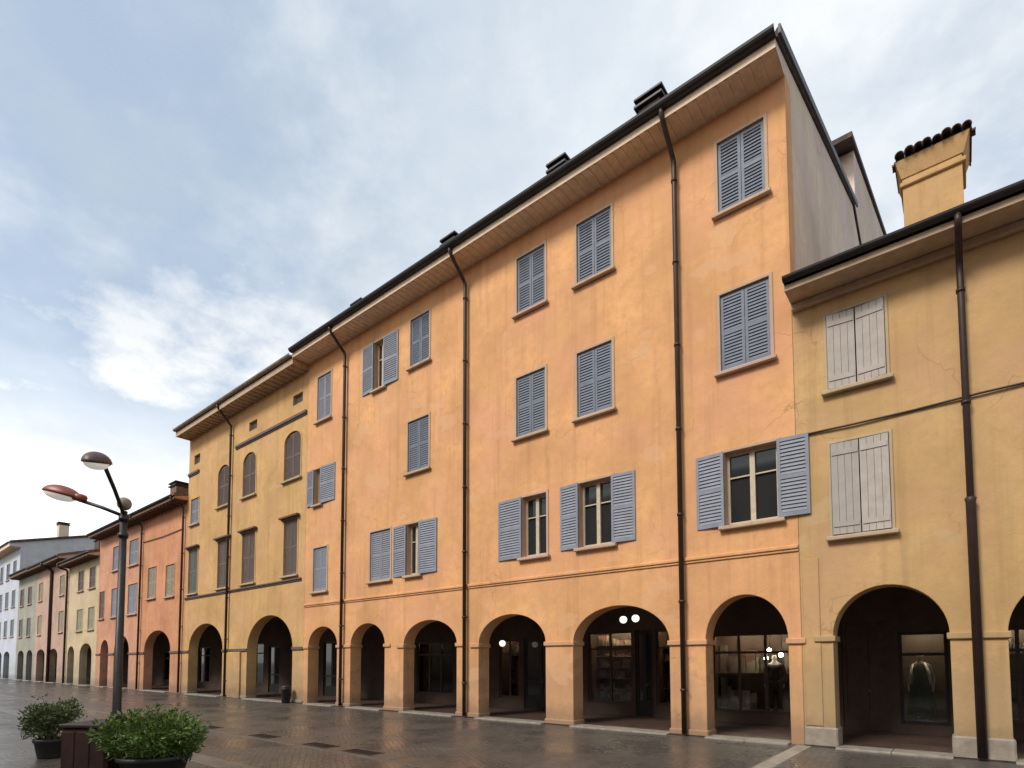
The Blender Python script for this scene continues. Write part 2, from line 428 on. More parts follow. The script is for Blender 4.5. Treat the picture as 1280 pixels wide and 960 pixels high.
def house_shell(h, x0, x1, zt, arches, holes, mat, zc, slope, yr, ye, ze, depth=11., gable_mat=None, trim_mat='trim', yb=3.4,
                tile='tile', soffit='soffit', zs=None, th=.5, ridge_back=None, rafters=True, rh=.10, rs=.5, shop_holes=(), rake=.0):
    g = .003
    out = [(x0 + g, 0)]
    for a in arches:
        xl, xr, sp, tp = a
        out.append((xl, 0)); out += arch_pts(xl, xr, sp, tp); out.append((xr, 0))
    out += [(x1 - g, 0), (x1 - g, zt + .14), (x0 + g, zt + .14)]
    link_mesh('wall', slab(out, holes, 0, th), M[mat], h)
    # gable walls, above the portico and behind it
    zr = lambda y: ze - .13 + (min(y, 2 * yr - y) - ye) * slope
    for xa, xb, nm in ((x0 + g, x0 + .25, 'side_wall'), (x1 - .25, x1 - g, 'side_wall')):
        bm = bmesh.new()
        prism_x(bm, [(th + g, zc + .1), (th + g, zr(th)), (yr, zr(yr)), (depth, zr(depth)), (depth, 0), (yb + .3, 0), (yb + .3, zc + .1)], xa, xb)
        finish(bm, nm, M[gable_mat or mat], h)
    bm = bmesh.new(); box(bm, x0 + .26, x1 - .26, depth - .3, depth, 0, zr(depth)); finish(bm, 'rear_wall', M[mat], h)
    for a in arches:
        bm = bmesh.new(); n = max(2, int((a[1] - a[0]) / .9)); wd = (a[1] - a[0] - .02) / n
        for k in range(n): box(bm, a[0] + .01 + k * wd, a[0] + .01 + (k + 1) * wd - .01, -.24, .32, -.1, .036 + .004 * (k % 2), .01)
        finish(bm, 'threshold', M['kerb'], h)
    # portico ceiling, floor and shop wall
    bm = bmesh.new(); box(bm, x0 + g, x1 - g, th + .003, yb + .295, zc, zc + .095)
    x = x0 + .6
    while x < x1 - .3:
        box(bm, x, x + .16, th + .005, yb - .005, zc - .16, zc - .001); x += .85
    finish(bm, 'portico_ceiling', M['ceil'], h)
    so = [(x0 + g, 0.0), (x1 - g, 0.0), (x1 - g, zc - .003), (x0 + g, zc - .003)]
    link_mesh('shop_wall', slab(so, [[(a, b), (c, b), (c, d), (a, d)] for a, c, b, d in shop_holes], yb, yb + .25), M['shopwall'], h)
    for xa, xb in ((x0 + g, x0 + .04), (x1 - .04, x1 - g)):     # closed ends of the eave
        bm = bmesh.new(); prism_x(bm, [(ye + .035, (zs or zt) + .052), (ye + .035, ze - .11), (th - .003, zr(th)), (th - .003, zt + .142), (-.004, zt + .142), (-.004, (zs or zt) + .052)], xa, xb)
        finish(bm, 'eave_end', M[gable_mat or mat], h)
    # roof, eave boards and rafters
    rf = finish(roof_mesh(x0 + g, x1 - g + rake, ye, ze, slope, yr, ridge_back), 'roof', M[tile], h)
    zs = zs if zs is not None else zt
    bm = bmesh.new(); box(bm, x0 + g, x1 - g, ye + .03, -.002, zs, zs + .05)
    if rafters:
        x = x0 + .2
        while x < x1 - .2:
            box(bm, x, x + .07, ye + .05, -.004, zs - rh, zs - .001); x += rs
    else:
        box(bm, x0 + g, x1 - g, -.12, -.003, zs - .16, zs - .002, .02)
    finish(bm, 'eave_soffit', M[soffit], h)
    bm = bmesh.new(); box(bm, x0 + g, x1 - g, ye + .0, ye + .028, zs - .02, ze - .02); finish(bm, 'fascia', M[soffit], h)
    return rf

def imposts(h, arches, mat, z_h=.12, band=None, x0=None, x1=None):
    if band:
        xs = [x0 + .01]
        for a in arches: xs += [a[0], a[1]]
        xs.append(x1 - .01)
        for i in range(0, len(xs), 2):
            bm = bmesh.new(); box(bm, xs[i], xs[i + 1], -.06, -.002, band - z_h, band, .01)
            finish(bm, 'impost_band', M[mat], h)
        return
    ends = sorted([(a[0] - .34, a[0] + .045, a[2]) for a in arches] + [(a[1] - .045, a[1] + .34, a[2]) for a in arches])
    runs = []
    for e in ends:          # the two jambs of one pier share one impost
        if runs and e[0] < runs[-1][1] + .25: runs[-1] = (runs[-1][0], e[1], runs[-1][2])
        else: runs.append(e)
    for xa, xb, z in runs:
        bm = bmesh.new(); z += .02
        prof = [(0, -z_h - .06), (.0, -z_h), (-.02, -z_h), (-.02, 0)]
        box(bm, xa, xb, -.05, .53, z - z_h, z, .012)
        finish(bm, 'impost_block', M[mat], h)

def plinths(h, xs, mat, zh=.42):
    for a, b in xs:
        bm = bmesh.new(); box(bm, a - .035, b + .035, -.05, .535, 0.0, zh, .03); finish(bm, 'pier_base', M[mat], h)

def string_course(h, x0, x1, z, mat, d=.06, hgt=.09):
    bm = bmesh.new(); box(bm, x0, x1, -d, -.002, z - hgt / 2, z + hgt / 2, .015)
    box(bm, x0, x1, -d * .5, -.002, z - hgt / 2 - .05, z - hgt / 2 - .002, .0)
    return finish(bm, 'string_course', M[mat], h)

def chimney(roof, x0, x1, y0, y1, z0, z1, mat='tile_dark', cap='gutter', capw=.1):
    bm = bmesh.new(); box(bm, x0, x1, y0, y1, z0, z1 - .28, .015)
    c = finish(bm, 'chimney', M[mat], roof)
    bm = bmesh.new(); box(bm, x0 - capw, x1 + capw, y0 - capw, y1 + capw, z1 - .28, z1 - .2, .01)
    box(bm, x0, x1, y0, y1, z1 - .2, z1 - .08)
    box(bm, x0 - capw, x1 + capw, y0 - capw, y1 + capw, z1 - .08, z1, .015)
    finish(bm, 'chimney_cap', M[cap], c)

def shop_window(h, x0, x1, z0, z1, goods, y=3.4, mull=2, frame='darkwood', shelves=4, deep=.9, lit=True):
    """glazed shop front with a shelved display behind the pane"""
    bm = bmesh.new(); f = .07
    for i in range(mull + 1):
        x = x0 + f / 2 + (x1 - x0 - f) * i / mull
        box(bm, x - f / 2, x + f / 2, y + .06, y + .14, z0 + .003, z1 - .003)
    for z in (z0 + .003, z1 - f - .003, z0 + (z1 - z0) * .74): box(bm, x0 + .003, x1 - .003, y + .065, y + .135, z, z + f)
    fr = finish(bm, 'shop_window', M[frame], h)
    bm = bmesh.new(); box(bm, x0 + .004, x1 - .004, y + .098, y + .104, z0 + .004, z1 - .004); finish(bm, 'pane', M['clear'], fr)
    bm = bmesh.new()
    ya, yc = y + .26, y + .26 + deep
    box(bm, x0 - .1, x1 + .1, yc, yc + .05, z0 - .3, z1 + .2); box(bm, x0 - .15, x0 - .1, ya, yc, z0 - .3, z1 + .2); box(bm, x1 + .1, x1 + .15, ya, yc, z0 - .3, z1 + .2)
    box(bm, x0 - .1, x1 + .1, ya, yc, z1 + .15, z1 + .2); box(bm, x0 - .1, x1 + .1, ya, yc, z0 - .1, z0 - .02)
    finish(bm, 'display_case', M['darkwood'], fr)
    if lit:
        bm = bmesh.new(); box(bm, x0 + .1, x1 - .1, ya + .25, ya + .31, z1 + .08, z1 + .12); tag(finish(bm, 'added_fill_strip', M['fill_glow'], fr))  # emissive bar added inside the case to brighten the goods
    if shelves:
        bm = bmesh.new(); rnd = random.Random(int(abs(x0) * 100))
        for k in range(shelves):
            z = z0 + .05 + (z1 - z0 - .1) * k / shelves
            box(bm, x0 - .08, x1 + .08, yc - .45, yc - .02, z - .03, z - .005)
            x = x0 - .05
            while x < x1 - .05:
                w = rnd.uniform(.1, .34); hh = rnd.uniform(.3, .85) * (z1 - z0) / shelves
                if rnd.random() < .85: box(bm, x, min(x + w, x1 + .05) - .02, yc - .4 + rnd.uniform(0, .1), yc - .06, z - .004, z + hh)
                x += w
        tag(finish(bm, 'shelf_goods', M[goods], fr), kind='stuff')
    return fr

def shop_door(h, x0, x1, z1, mat='darkwood', y=3.4, glazed=True):
    bm = bmesh.new(); z0 = .035
    for a, b in ((x0 + .003, x0 + .09), (x1 - .09, x1 - .003), ((x0 + x1) / 2 - .06, (x0 + x1) / 2 + .06)): box(bm, a, b, y + .05, y + .12, z0, z1 - .003)
    for a, b in ((z0, z0 + .5), (z1 - .1, z1 - .003), (1.0, 1.1)): box(bm, x0 + .09, x1 - .09, y + .055, y + .115, a, b)
    d = finish(bm, 'door', M[mat], h)
    bm = bmesh.new(); box(bm, x0 + .01, x1 - .01, y + .08, y + .1, z0, z1 - .01); finish(bm, 'door_panel', M['glass' if glazed else mat], d)
    bm = bmesh.new(); xm = (x0 + x1) / 2
    tube(bm, [(xm + .05, y + .05, 1.02), (xm + .05, y - .01, 1.02), (xm + .12, y - .01, 1.02)], .012); finish(bm, 'handle', M['stone'], d, True)
    return d

# ================================================================== THE ROW
HG = 'arcaded houses along the street'
# ---- tall orange house -------------------------------------------------
TX0, TX1 = -21.95, -2.66
h = thing('house', 'tall bright orange house of four storeys with blue-grey shutters and a wide beige eave', 'house', (TX0, 0, 0), HG)
A = [(-21.6, -19.5, 2.42, 3.22), (-18.6, -16.5, 2.40, 3.22), (-15.45, -12.82, 2.35, 3.18), (-11.86, -9.28, 2.30, 3.18), (-8.36, -5.58, 2.24, 3.21), (-4.70, -2.92, 2.22, 3.25)]
H = []
def W(*a, **k): H.append(window(h, *a, **k))
for xa, xb in ((-4.18, -3.12), (-8.13, -7.03), (-10.29, -9.23), (-15.2, -14.2)):
    W(xa, xb, 12.34, 14.12)
for xa, xb in ((-4.2, -3.1), (-8.15, -7.05), (-10.32, -9.24), (-15.3, -14.2)):
    W(xa, xb, 8.5, 10.36)
W(-17.3, -16.67, 12.16, 14.05, 'open', 'lilac_sh', lw=.72, rw=.80)
W(-4.18, -3.03, 4.87, 6.58, 'open', 'lilac_sh', lw=.66, rw=.62)
W(-8.12, -7.09, 4.87, 6.66, 'open', 'lilac_sh', lw=.62, rw=.66)
W(-10.10, -9.22, 4.84, 6.64, 'open', 'lilac_sh', lw=.92, rw=None)
W(-15.3, -14.62, 4.82, 6.64, 'open', 'lilac_sh', lw=.76, rw=.86)
W(-17.42, -16.22, 4.80, 6.66, 'closed', 'lilac_sh')
W(-21.2, -20.2, 12.0, 13.95, 'closed', 'lilac_sh')
W(-21.3, -20.8, 8.42, 9.95, 'open', 'lilac_sh', lw=.56, rw=1.0)
W(-21.3, -20.3, 4.72, 6.55, 'closed', 'lilac_sh')
YB = 3.4
shops = [(-5.75, -3.55, .32, 2.55), (-9.95, -8.3, .4, 2.75), (-8.2, -7.6, .035, 2.75), (-7.5, -6.1, .4, 2.75), (-13.9, -12.9, .4, 2.6), (-12.7, -11.2, .035, 2.6),
         (-18.6, -16.4, .4, 2.6), (-23.0 + 2.2, -19.2, .4, 2.6)]
rf = house_shell(h, TX0, TX1, 14.74, A, H, 'orange', 3.75, .335, 10.6, -.78, 15.08, 16, 'greywall', 'trim', YB, 'tile_dark', 'soffit', zs=14.80, shop_holes=shops, ridge_back=16, rake=.06, rh=.022, rs=.24)
gutter(h, TX0, TX1 + .02, -.85, 15.10, .14)
bm = bmesh.new()    # dark verge board along the gable
sl = .335
prism_x(bm, [(-.80, 15.02), (-.80, 15.22), (11.2, 15.22 + 12.0 * sl), (11.2, 15.02 + 12.0 * sl)], TX1 + .062, TX1 + .11)
finish(bm, 'verge_board', M['gutter'], h)
for x in (-5.2, -12.36, -19.06): downpipe(h, x, -.85, 15.0, 14.15)
string_course(h, TX0 + .01, TX1 - .01, 4.19, 'orange')
imposts(h, A, 'impost')
plinths(h, [(-19.5, -18.6), (-16.5, -15.45), (-12.82, -11.86), (-9.28, -8.36), (-5.58, -4.70)], 'impost', .16)
for x0, x1, z in ((-6.4, -5.6, 16.85), (-9.3, -8.6, 16.72), (-13.9, -13.15, 16.62), (-19.2, -18.45, 16.48)):
    chimney(rf, x0 + .1, x1 - .1, .25, .85, 15.5, z)
# taller rear wing behind the ridge
bm = bmesh.new()
prism_x(bm, [(11.25, 18.9), (11.25, 21.4), (24, 21.4 + 12.75 * .32), (24, 0), (16.1, 0), (16.1, 17.2), (11.25, 18.9)][:6], -9.5, TX1 + .018)
finish(bm, 'rear_wing', M['greywall'], h)
bm = bmesh.new(); prism_x(bm, [(10.3, 21.22), (10.3, 21.42), (24.3, 21.42 + 14.0 * .32), (24.3, 21.22 + 14.0 * .32)], -9.7, TX1 + .10)
finish(bm, 'rear_roof', M['tile_dark'], h)
shop_window(h, -5.75, -3.55, .32, 2.55, 'goods_pale', shelves=2, mull=3, frame='darkwood')
shop_window(h, -9.95, -8.3, .4, 2.75, 'goods_red', shelves=6)
shop_window(h, -7.5, -6.1, .4, 2.75, 'goods_pale', shelves=5)
shop_window(h, -13.9, -12.9, .4, 2.6, 'goods_dark')
shop_window(h, -18.6, -16.4, .4, 2.6, 'goods_cool', mull=3)
shop_window(h, -20.8, -19.2, .4, 2.6, 'goods_dark')
shop_door(h, -8.2, -7.6, 2.75, 'darkmetal')
shop_door(h, -12.7, -11.2, 2.6, 'darkmetal')

# ---- ochre house on the right -----------------------------------------
RX0, RX1 = -2.66, 6.0
h = thing('house', 'lower ochre house at the right with beige plank shutters and a tiled chimney', 'house', (RX0, 0, 0), HG)
A = [(-2.08, -.20, 2.25, 3.24), (.60, 2.55, 2.22, 3.24), (3.2, 5.2, 2.22, 3.24)]
H = []
W(-2.02, -.99, 7.38, 8.98, 'closed', 'beige_sh', 'trim_y', 'trim_y', slats=False, ajar=-5, frame=.05, yin=-.06)
W(-2.02, -1.0, 4.32, 6.24, 'closed', 'beige_sh', 'trim_y', 'trim_y', slats=False, ajar=-3, frame=.05, yin=-.06)
for z0, z1 in ((7.38, 8.98), (4.32, 6.24)):
    W(1.6, 2.6, z0, z1, 'closed', 'beige_sh', 'trim_y', 'trim_y', slats=False, ajar=-4, frame=.05, yin=-.06)
shops = [(-1.25, -.30, .25, 2.45), (-2.45, -1.45, .035, 2.75), (.2, 1.6, .4, 2.5)]
rf = house_shell(h, RX0, RX1, 9.42, A, H, 'yellow_dark', 3.7, .31, 6.0, -.68, 9.66, 12.5, None, 'trim_y', YB, 'tile', 'soffit_mid', zs=9.46, shop_holes=shops, ridge_back=12.5, rafters=False)
gutter(h, RX0 + .0, RX1, -.75, 9.68, .10)
downpipe(h, .18, -.75, 9.6, 9.0, 'pipe_red', .056, low=4.6)
bm = bmesh.new(); tube(bm, [(x, -.03 - .02 * (k % 2), 6.56 - .02 * math.sin(k * 1.3)) for k, x in enumerate([-2.6, -1.6, -.6, .4, 1.4, 2.4, 4, 6])], .022, 6)
finish(bm, 'facade_cable', M['pipe'], h, True)
imposts(h, A, 'impost_y')
plinths(h, [(-2.62, -2.08), (-.20, .60), (2.55, 3.2)], 'stone', .40)
bm = bmesh.new(); box(bm, -2.62, -2.30, -.014, -.002, .42, 3.9, .005); finish(bm, 'pilaster', M['yellow_dark'], h)
shop_window(h, -1.25, -.30, .25, 2.45, 'goods_dark', shelves=0, mull=1, frame='darkmetal')
shop_window(h, .2, 1.6, .4, 2.5, 'goods_cool')
d = shop_door(h, -2.45, -1.45, 2.75, 'darkwood', glazed=False)
# tiled chimney
bm = bmesh.new()
box(bm, -.74, .35, 2.5, 3.4, 10.3, 13.05)
box(bm, -.79, .42, 2.44, 3.46, 12.80, 12.92, .02)
vs = box(bm, -.86, .50, 2.38, 3.52, 13.02, 13.42)
for v in vs:
    if v.co.z < 13.2: v.co.x = -.76 if v.co.x < -.2 else .38; v.co.y = 2.48 if v.co.y < 3 else 3.42
ch = finish(bm, 'chimney', M['yellow_dark'], rf)
bm = bmesh.new()
n = 8; rnd = random.Random(2)
def cover_tile(bm, a, b, ra, rb, t=.018, seg=8):      # half-round tile shell from a to b
    a, b = Vector(a), Vector(b); rows = []
    side = Vector((0, 0, 1)).cross(b - a).normalized(); up = (b - a).cross(side).normalized()
    if up.z < 0: up = -up
    for p, r in ((a, ra), (b, rb)):
        for q in (r, r - t): rows.append([bm.verts.new(p + side * q * math.cos(math.pi * k / seg) + up * q * math.sin(math.pi * k / seg)) for k in range(seg + 1)])
    o1, i1, o2, i2 = rows
    for k in range(seg):
        bm.faces.new((o1[k], o1[k + 1], o2[k + 1], o2[k])); bm.faces.new((i1[k], i2[k], i2[k + 1], i1[k + 1]))
        bm.faces.new((o1[k], i1[k], i1[k + 1], o1[k + 1])); bm.faces.new((o2[k], o2[k + 1], i2[k + 1], i2[k]))
    for k in (0, seg): bm.faces.new((o1[k], o2[k], i2[k], i1[k]))
for k in range(n):
    xc = -.84 + (k + .5) * 1.36 / n
    for sg in (-1, 1):
        dz = rnd.uniform(-.012, .018); dy = rnd.uniform(-.04, .04)
        cover_tile(bm, (xc + rnd.uniform(-.015, .015), 2.95 + sg * .70 + dy, 13.46 + dz), (xc, 2.95, 13.68 + dz), .094, .08)
for xa, xb in ((-.95, -.42), (-.47, .08), (.03, .62)): cover_tile(bm, (xa, 2.95, 13.69 + rnd.uniform(-.01, .01)), (xb, 2.95, 13.70), .11, .10)
box(bm, -.88, .54, 2.40, 3.50, 13.425, 13.455)
finish(bm, 'chimney_tiles', M['tile_dark'], ch)

# ---- yellow house with arched windows -----------------------------------
YX0, YX1 = -34.45, -21.95
h = thing('house', 'golden yellow house with arched upper windows, attic vents and hooded brown shuttered windows', 'house', (YX0, 0, 0), HG)
A = [(-33.8, -29.6, 2.43, 3.84), (-27.0, -22.85, 2.37, 3.92)]
H = []
for xa, xb in ((-23.85, -22.45), (-27.8, -26.5), (-30.6, -29.3)):
    W(xa, xb, 9.95, 12.12, 'closed', 'brown_sh', 'yellow', 'trim_y', arched=.45)
W(-34.0, -32.95, 9.55, 11.0, 'closed', 'lilac_sh', 'yellow', 'trim_y')
for xa, xb, s in ((-23.75, -22.6, 'brown_sh'), (-27.7, -26.4, 'brown_sh'), (-30.4, -29.1, 'brown_sh'), (-34.1, -32.9, 'dkgreen_sh')):
    W(xa, xb, 5.62, 8.1, 'closed', s, 'yellow', 'trim_y', hood=True)
vents = []
for xa, xb, z0, z1 in ((-23.2, -22.4, 13.3, 13.75), (-27.3, -26.5, 13.2, 13.65), (-33.75, -33.0, 12.98, 13.5)):
    H.append([(xa, z0), (xb, z0), (xb, z1), (xa, z1)]); vents.append((xa, xb, z0, z1))
shops = [(-34.0, -32.0, .4, 2.9), (-31.4, -30.2, .035, 2.7), (-28.6, -26.4, .4, 3.0), (-25.8, -24.4, .035, 2.8)]
rf = house_shell(h, YX0, YX1, 14.50, A, H, 'yellow', 4.2, .30, 6.5, -.76, 14.90, 13, 'yellow', 'trim_y', YB, 'tile', 'soffit_mid', rh=.05, rs=.4, zs=14.56, shop_holes=shops)
gutter(h, YX0, YX1 - .02, -.83, 14.93, .11, 'gutter_pale')
downpipe(h, -29.0, -.83, 14.8, 13.9)
for xa, xb, z0, z1 in vents:
    bm = bmesh.new()
    for k in range(5): box(bm, xa + .003, xb - .003, .12, .14, z0 + .02 + k * .09, z0 + .08 + k * .09)
    box(bm, xa + .003, xb - .003, .16, .18, z0 + .003, z1 - .003)
    finish(bm, 'attic_vent', M['brown_sh'], h)
for x0, x1, z in ((-34.4, -33.0, 12.5), (-28.6, -22.0, 12.72)): string_course(h, x0, x1, z, 'brown_sh', .10, .14)
string_course(h, YX0 + .01, -22.2, 5.38, 'brown_sh', .09, .08)
imposts(h, A, 'brown_sh', .13, 2.42, YX0, YX1)
plinths(h, [(-29.6, -28.9), (-27.5, -27.0), (-22.85, -21.99), (-34.41, -33.8)], 'trim_y', .14)
bm = bmesh.new(); box(bm, -28.85, -27.55, -.09, -.002, 0, 2.27, .015); finish(bm, 'pier_buttress', M['yellow'], h)
chimney(rf, -25.2, -24.5, .2, .8, 14.7, 16.05, 'tile')
chimney(rf, -31.4, -30.9, .2, .8, 14.7, 15.5, 'tile')
shop_window(h, -34.0, -32.0, .4, 2.9, 'goods_dark'); shop_window(h, -28.6, -26.4, .4, 3.0, 'goods_cool', mull=3)
shop_door(h, -31.4, -30.2, 2.7, 'darkmetal'); shop_door(h, -25.8, -24.4, 2.8, 'darkmetal')

# ---- red-orange and salmon houses --------------------------------------
h = thing('house', 'red-orange house with faded green shutters and one wide arch beside the yellow house', 'house', (-41.5, 0, 0), HG)
A = [(-40.6, -36.4, 2.5, 3.72)]
H = []
W(-40.3, -39.0, 5.8, 7.75, 'closed', 'green_sh', 'red_orange', 'trim', frame=.05)
W(-37.4, -36.1, 5.7, 7.6, 'closed', 'green_sh', 'red_orange', 'trim', frame=.05)
rf = house_shell(h, -41.5, -34.45, 11.0, A, H, 'red_orange', 4.0, .3, 5.5, -.75, 11.25, 11, None, 'trim', YB, 'tile', 'soffit_dark', zs=11.02, shop_holes=[(-40.9, -39.2, .4, 2.8)])
gutter(h, -41.5, -34.5, -.8, 11.26, .09)
downpipe(h, -41.35, -.8, 11.2, 10.6); downpipe(h, -34.75, -.8, 11.2, 10.6)
bm = bmesh.new(); tube(bm, [(-41.3, -.04, 9.55), (-38, -.05, 9.46), (-34.9, -.04, 9.5)], .025, 6); finish(bm, 'facade_cable', M['pipe'], h)
imposts(h, A, 'brown_sh', .13, 2.42, -41.5, -34.45)
chimney(rf, -40.6, -39.6, 1.2, 2.0, 11.5, 13.6, 'tile')
shop_window(h, -40.9, -39.2, .4, 2.8, 'goods_dark')

h = thing('house', 'salmon pink house with narrow pale shutters directly behind the street lamp pole', 'house', (-50.4, 0, 0), HG)
A = [(-49.4, -47.6, 2.5, 3.4), (-46.4, -43.4, 2.5, 3.6)]
H = []
for xa, xb in ((-47.3, -45.6), (-43.9, -42.2)):
    W(xa, xb, 8.3, 10.0, 'closed', 'lilac_sh', 'salmon', 'trim', frame=.05)
    W(xa, xb, 5.0, 7.0, 'closed', 'lilac_sh', 'salmon', 'trim', frame=.05)
W(-50.0, -48.9, 5.0, 7.0, 'closed', 'brown_sh', 'salmon', 'trim', frame=.05)
rf = house_shell(h, -50.4, -41.5, 11.0, A, H, 'salmon', 4.0, .3, 5.5, -.75, 11.25, 11, None, 'trim', YB, 'tile', 'soffit_dark', zs=11.02, shop_holes=[(-47, -45, .4, 2.6)])
gutter(h, -50.4, -41.5, -.8, 11.26, .09)
imposts(h, A, 'brown_sh', .13, 2.42, -50.4, -41.5)
shop_window(h, -47, -45, .4, 2.6, 'goods_dark')

# ---- cream, pink, grey-green houses and the far pale blue house ----------
h = thing('house', 'small cream house with dark upper windows next to the salmon house', 'house', (-58.6, 0, 0), HG)
A = [(-58.0, -56.1, 2.4, 3.1), (-54.6, -51.5, 2.4, 3.25)]
H = []
for xa, xb in ((-55.7, -54.2), (-52.7, -51.2)):
    W(xa, xb, 7.5, 9.1, 'closed', 'brown_sh', 'cream', 'trim_y')
    W(xa, xb, 4.3, 6.0, 'closed', 'green_sh', 'cream', 'trim_y')
rf = house_shell(h, -58.6, -50.4, 9.75, A, H, 'cream', 3.6, .3, 5.5, -.75, 10.0, 11, None, 'trim_y', YB, 'tile', 'soffit_dark', zs=9.77)
gutter(h, -58.6, -50.4, -.8, 10.0, .09)
downpipe(h, -58.45, -.8, 9.9, 9.4, r=.08)
chimney(rf, -56.6, -55.4, 1.2, 2.0, 10.4, 12.2, 'tile_dark'); chimney(rf, -52.3, -51.3, 2.2, 3.0, 10.6, 12.4, 'tile')
h = thing('house', 'faded pink house with a dark drainpipe down its middle beside the cream house', 'house', (-69.5, 0, 0), HG)
A = [(-68.5, -65.5, 2.4, 3.0), (-64.0, -61.2, 2.4, 3.0)]
H = []
for xa, xb in ((-68.6, -67.2), (-61.2, -59.8)):
    W(xa, xb, 7.6, 9.3, 'closed', 'green_sh', 'pink', 'trim'); W(xa, xb, 4.4, 6.2, 'closed', 'green_sh', 'pink', 'trim')
rf = house_shell(h, -69.5, -58.6, 10.45, A, H, 'pink', 3.5, .3, 5.5, -.8, 10.75, 11, None, 'trim', YB, 'tile', 'soffit_dark', zs=10.48)
gutter(h, -69.5, -58.6, -.85, 10.75, .1); downpipe(h, -63.6, -.85, 10.6, 10.0, r=.12)
h = thing('house', 'grey-green house between the faded pink house and the far pale blue house', 'house', (-77.4, 0, 0), HG)
A = [(-76.5, -73.8, 2.4, 3.0), (-72.6, -70.2, 2.4, 3.0)]
H = []
for xa, xb in ((-76.4, -74.9), (-73.0, -71.5)):
    W(xa, xb, 7.6, 9.3, 'closed', 'brown_sh', 'greygreen', 'trim'); W(xa, xb, 4.4, 6.2, 'closed', 'dkgreen_sh', 'greygreen', 'trim')
rf = house_shell(h, -77.4, -69.5, 10.5, A, H, 'greygreen', 3.5, .3, 5.5, -.8, 10.85, 11, None, 'trim', YB, 'tile', 'soffit_dark', zs=10.52)
gutter(h, -77.4, -69.5, -.85, 10.85, .1)
h = thing('house', 'tall pale blue-grey house at the far left end whose gable rises over the tiled roofs', 'house', (-96, 0, 0), HG)
A = [(-83.5, -80.5, 2.4, 3.0), (-87.5, -84.6, 2.4, 3.0), (-91.5, -88.6, 2.4, 3.0)][::-1]
H = []
for xa, xb in ((-80.6, -79.0), (-84.0, -82.4), (-87.4, -85.8)):
    for z in (4.6, 7.8, 11.0): W(xa, xb, z, z + 1.8, 'closed', 'blue_sh', 'paleblue', 'trim')
rf = house_shell(h, -96, -77.4, 14.0, A, H, 'paleblue', 3.5, .26, 9, -.9, 14.45, 18, 'paleblue', 'trim', YB, 'tile_dark', 'soffit', zs=14.02, rake=.25)
gutter(h, -96, -77.4, -.95, 14.45, .12)
chimney(rf, -78.6, -77.7, 3.2, 4.1, 15.4, 17.4, 'greywall')

# ---- unseen houses added across the street to shade the arcade and fill glass reflections
for k, (xa, xb, zh, m) in enumerate(((-70, -46, 13.5, 'cream'), (-46, -24, 14.5, 'pink'), (-24, -4, 15.0, 'salmon'), (-4, 22, 14.0, 'cream'))):
    y = -27.0
    h = thing('house', ('unseen plain cream house added across the street at the far left behind the viewer', 'unseen plain pink house added across the street behind the viewer', 'unseen plain salmon house added across the street facing the tall orange house',
                        'unseen plain cream house added across the street facing the ochre house')[k], 'house', (xa, y, 0), 'unseen houses added across the street')
    holes = []
    x = xa + 1.6
    while x < xb - 2.4:
        for z in (4.6, 7.9, 11.0): holes.append([(x, z), (x + 1.2, z), (x + 1.2, z + 1.9), (x, z + 1.9)])
        x += 3.1
    link_mesh('wall', slab([(xa, 0), (xb - .01, 0), (xb - .01, zh), (xa, zh)], holes, y - .4, y), M[m], h)
    for q in holes:
        bm = bmesh.new(); box(bm, q[0][0] + .003, q[1][0] - .003, y - .25, y - .2, q[0][1] + .003, q[2][1] - .003); finish(bm, 'window', M['glass'], h)
    bm = bmesh.new(); prism_x(bm, [(y + .7, zh), (y + .7, zh + .2), (y - 5, zh + 2), (y - 10, zh + .2), (y - 10, zh)], xa, xb - .01); finish(bm, 'roof', M['tile'], h)

# ================================================================== UNDER THE ARCADE
LG = 'globe lamps under the arcade'
for x, y, z, zc, lab in ((-7.72, 2.5, 3.06, 3.75, 'white globe lamp hanging in front of the dark door in the widest orange arch'),
                         (-8.13, 2.5, 3.04, 3.75, 'white globe lamp beside the one at the dark door, hung further left'),
                         (-12.98, 2.5, 2.42, 3.75, 'white globe lamp hanging low inside the very dark arch left of the widest orange arch')):
    l = thing('globe_lamp', lab, 'lamp', (x, y, z), LG)
    bm = bmesh.new(); bmesh.ops.create_uvsphere(bm, u_segments=16, v_segments=10, radius=.115); bmesh.ops.translate(bm, vec=(x, y, z), verts=bm.verts)
    finish(bm, 'globe', M['globe'], l, True)
    bm = bmesh.new(); tube(bm, [(x, y, z + .10), (x, y, zc - .002)], .012, 8); lathe(bm, [(.05, .0), (.045, .05)], (x, y, z + .10), 12); lathe(bm, [(.07, -.04), (.07, -.003)], (x, y, zc), 12)
    finish(bm, 'hanging_rod', M['darkmetal'], l, True)
for x, z, lab in ((-4.38, 1.84, 'small bright display lamp lowest and furthest left in the mannequin window'), (-3.99, 1.93, 'small bright display lamp right of the black mannequin, rightmost of its window'),
                  (-4.29, 2.06, 'small bright display lamp hung highest of the three in the mannequin window')):
    l = thing('display_lamp', lab, 'lamp', (x, 3.9, z), 'display lamps in the mannequin window')
    bm = bmesh.new(); bmesh.ops.create_uvsphere(bm, u_segments=12, v_segments=8, radius=.06); bmesh.ops.translate(bm, vec=(x, 3.85, z), verts=bm.verts); finish(bm, 'bulb', M['spot'], l, True)
    bm = bmesh.new(); lathe(bm, [(.03, .0), (.03, .08), (.065, .09), (.07, .12)], (0, 0, 0), 12, Matrix.Rotation(R(90), 4, 'X')); bmesh.ops.translate(bm, vec=(x, 3.97, z), verts=bm.verts)
    tube(bm, [(x, 3.95, z), (x, 3.95, 2.70)], .01, 6); finish(bm, 'lamp_holder', M['darkmetal'], l)

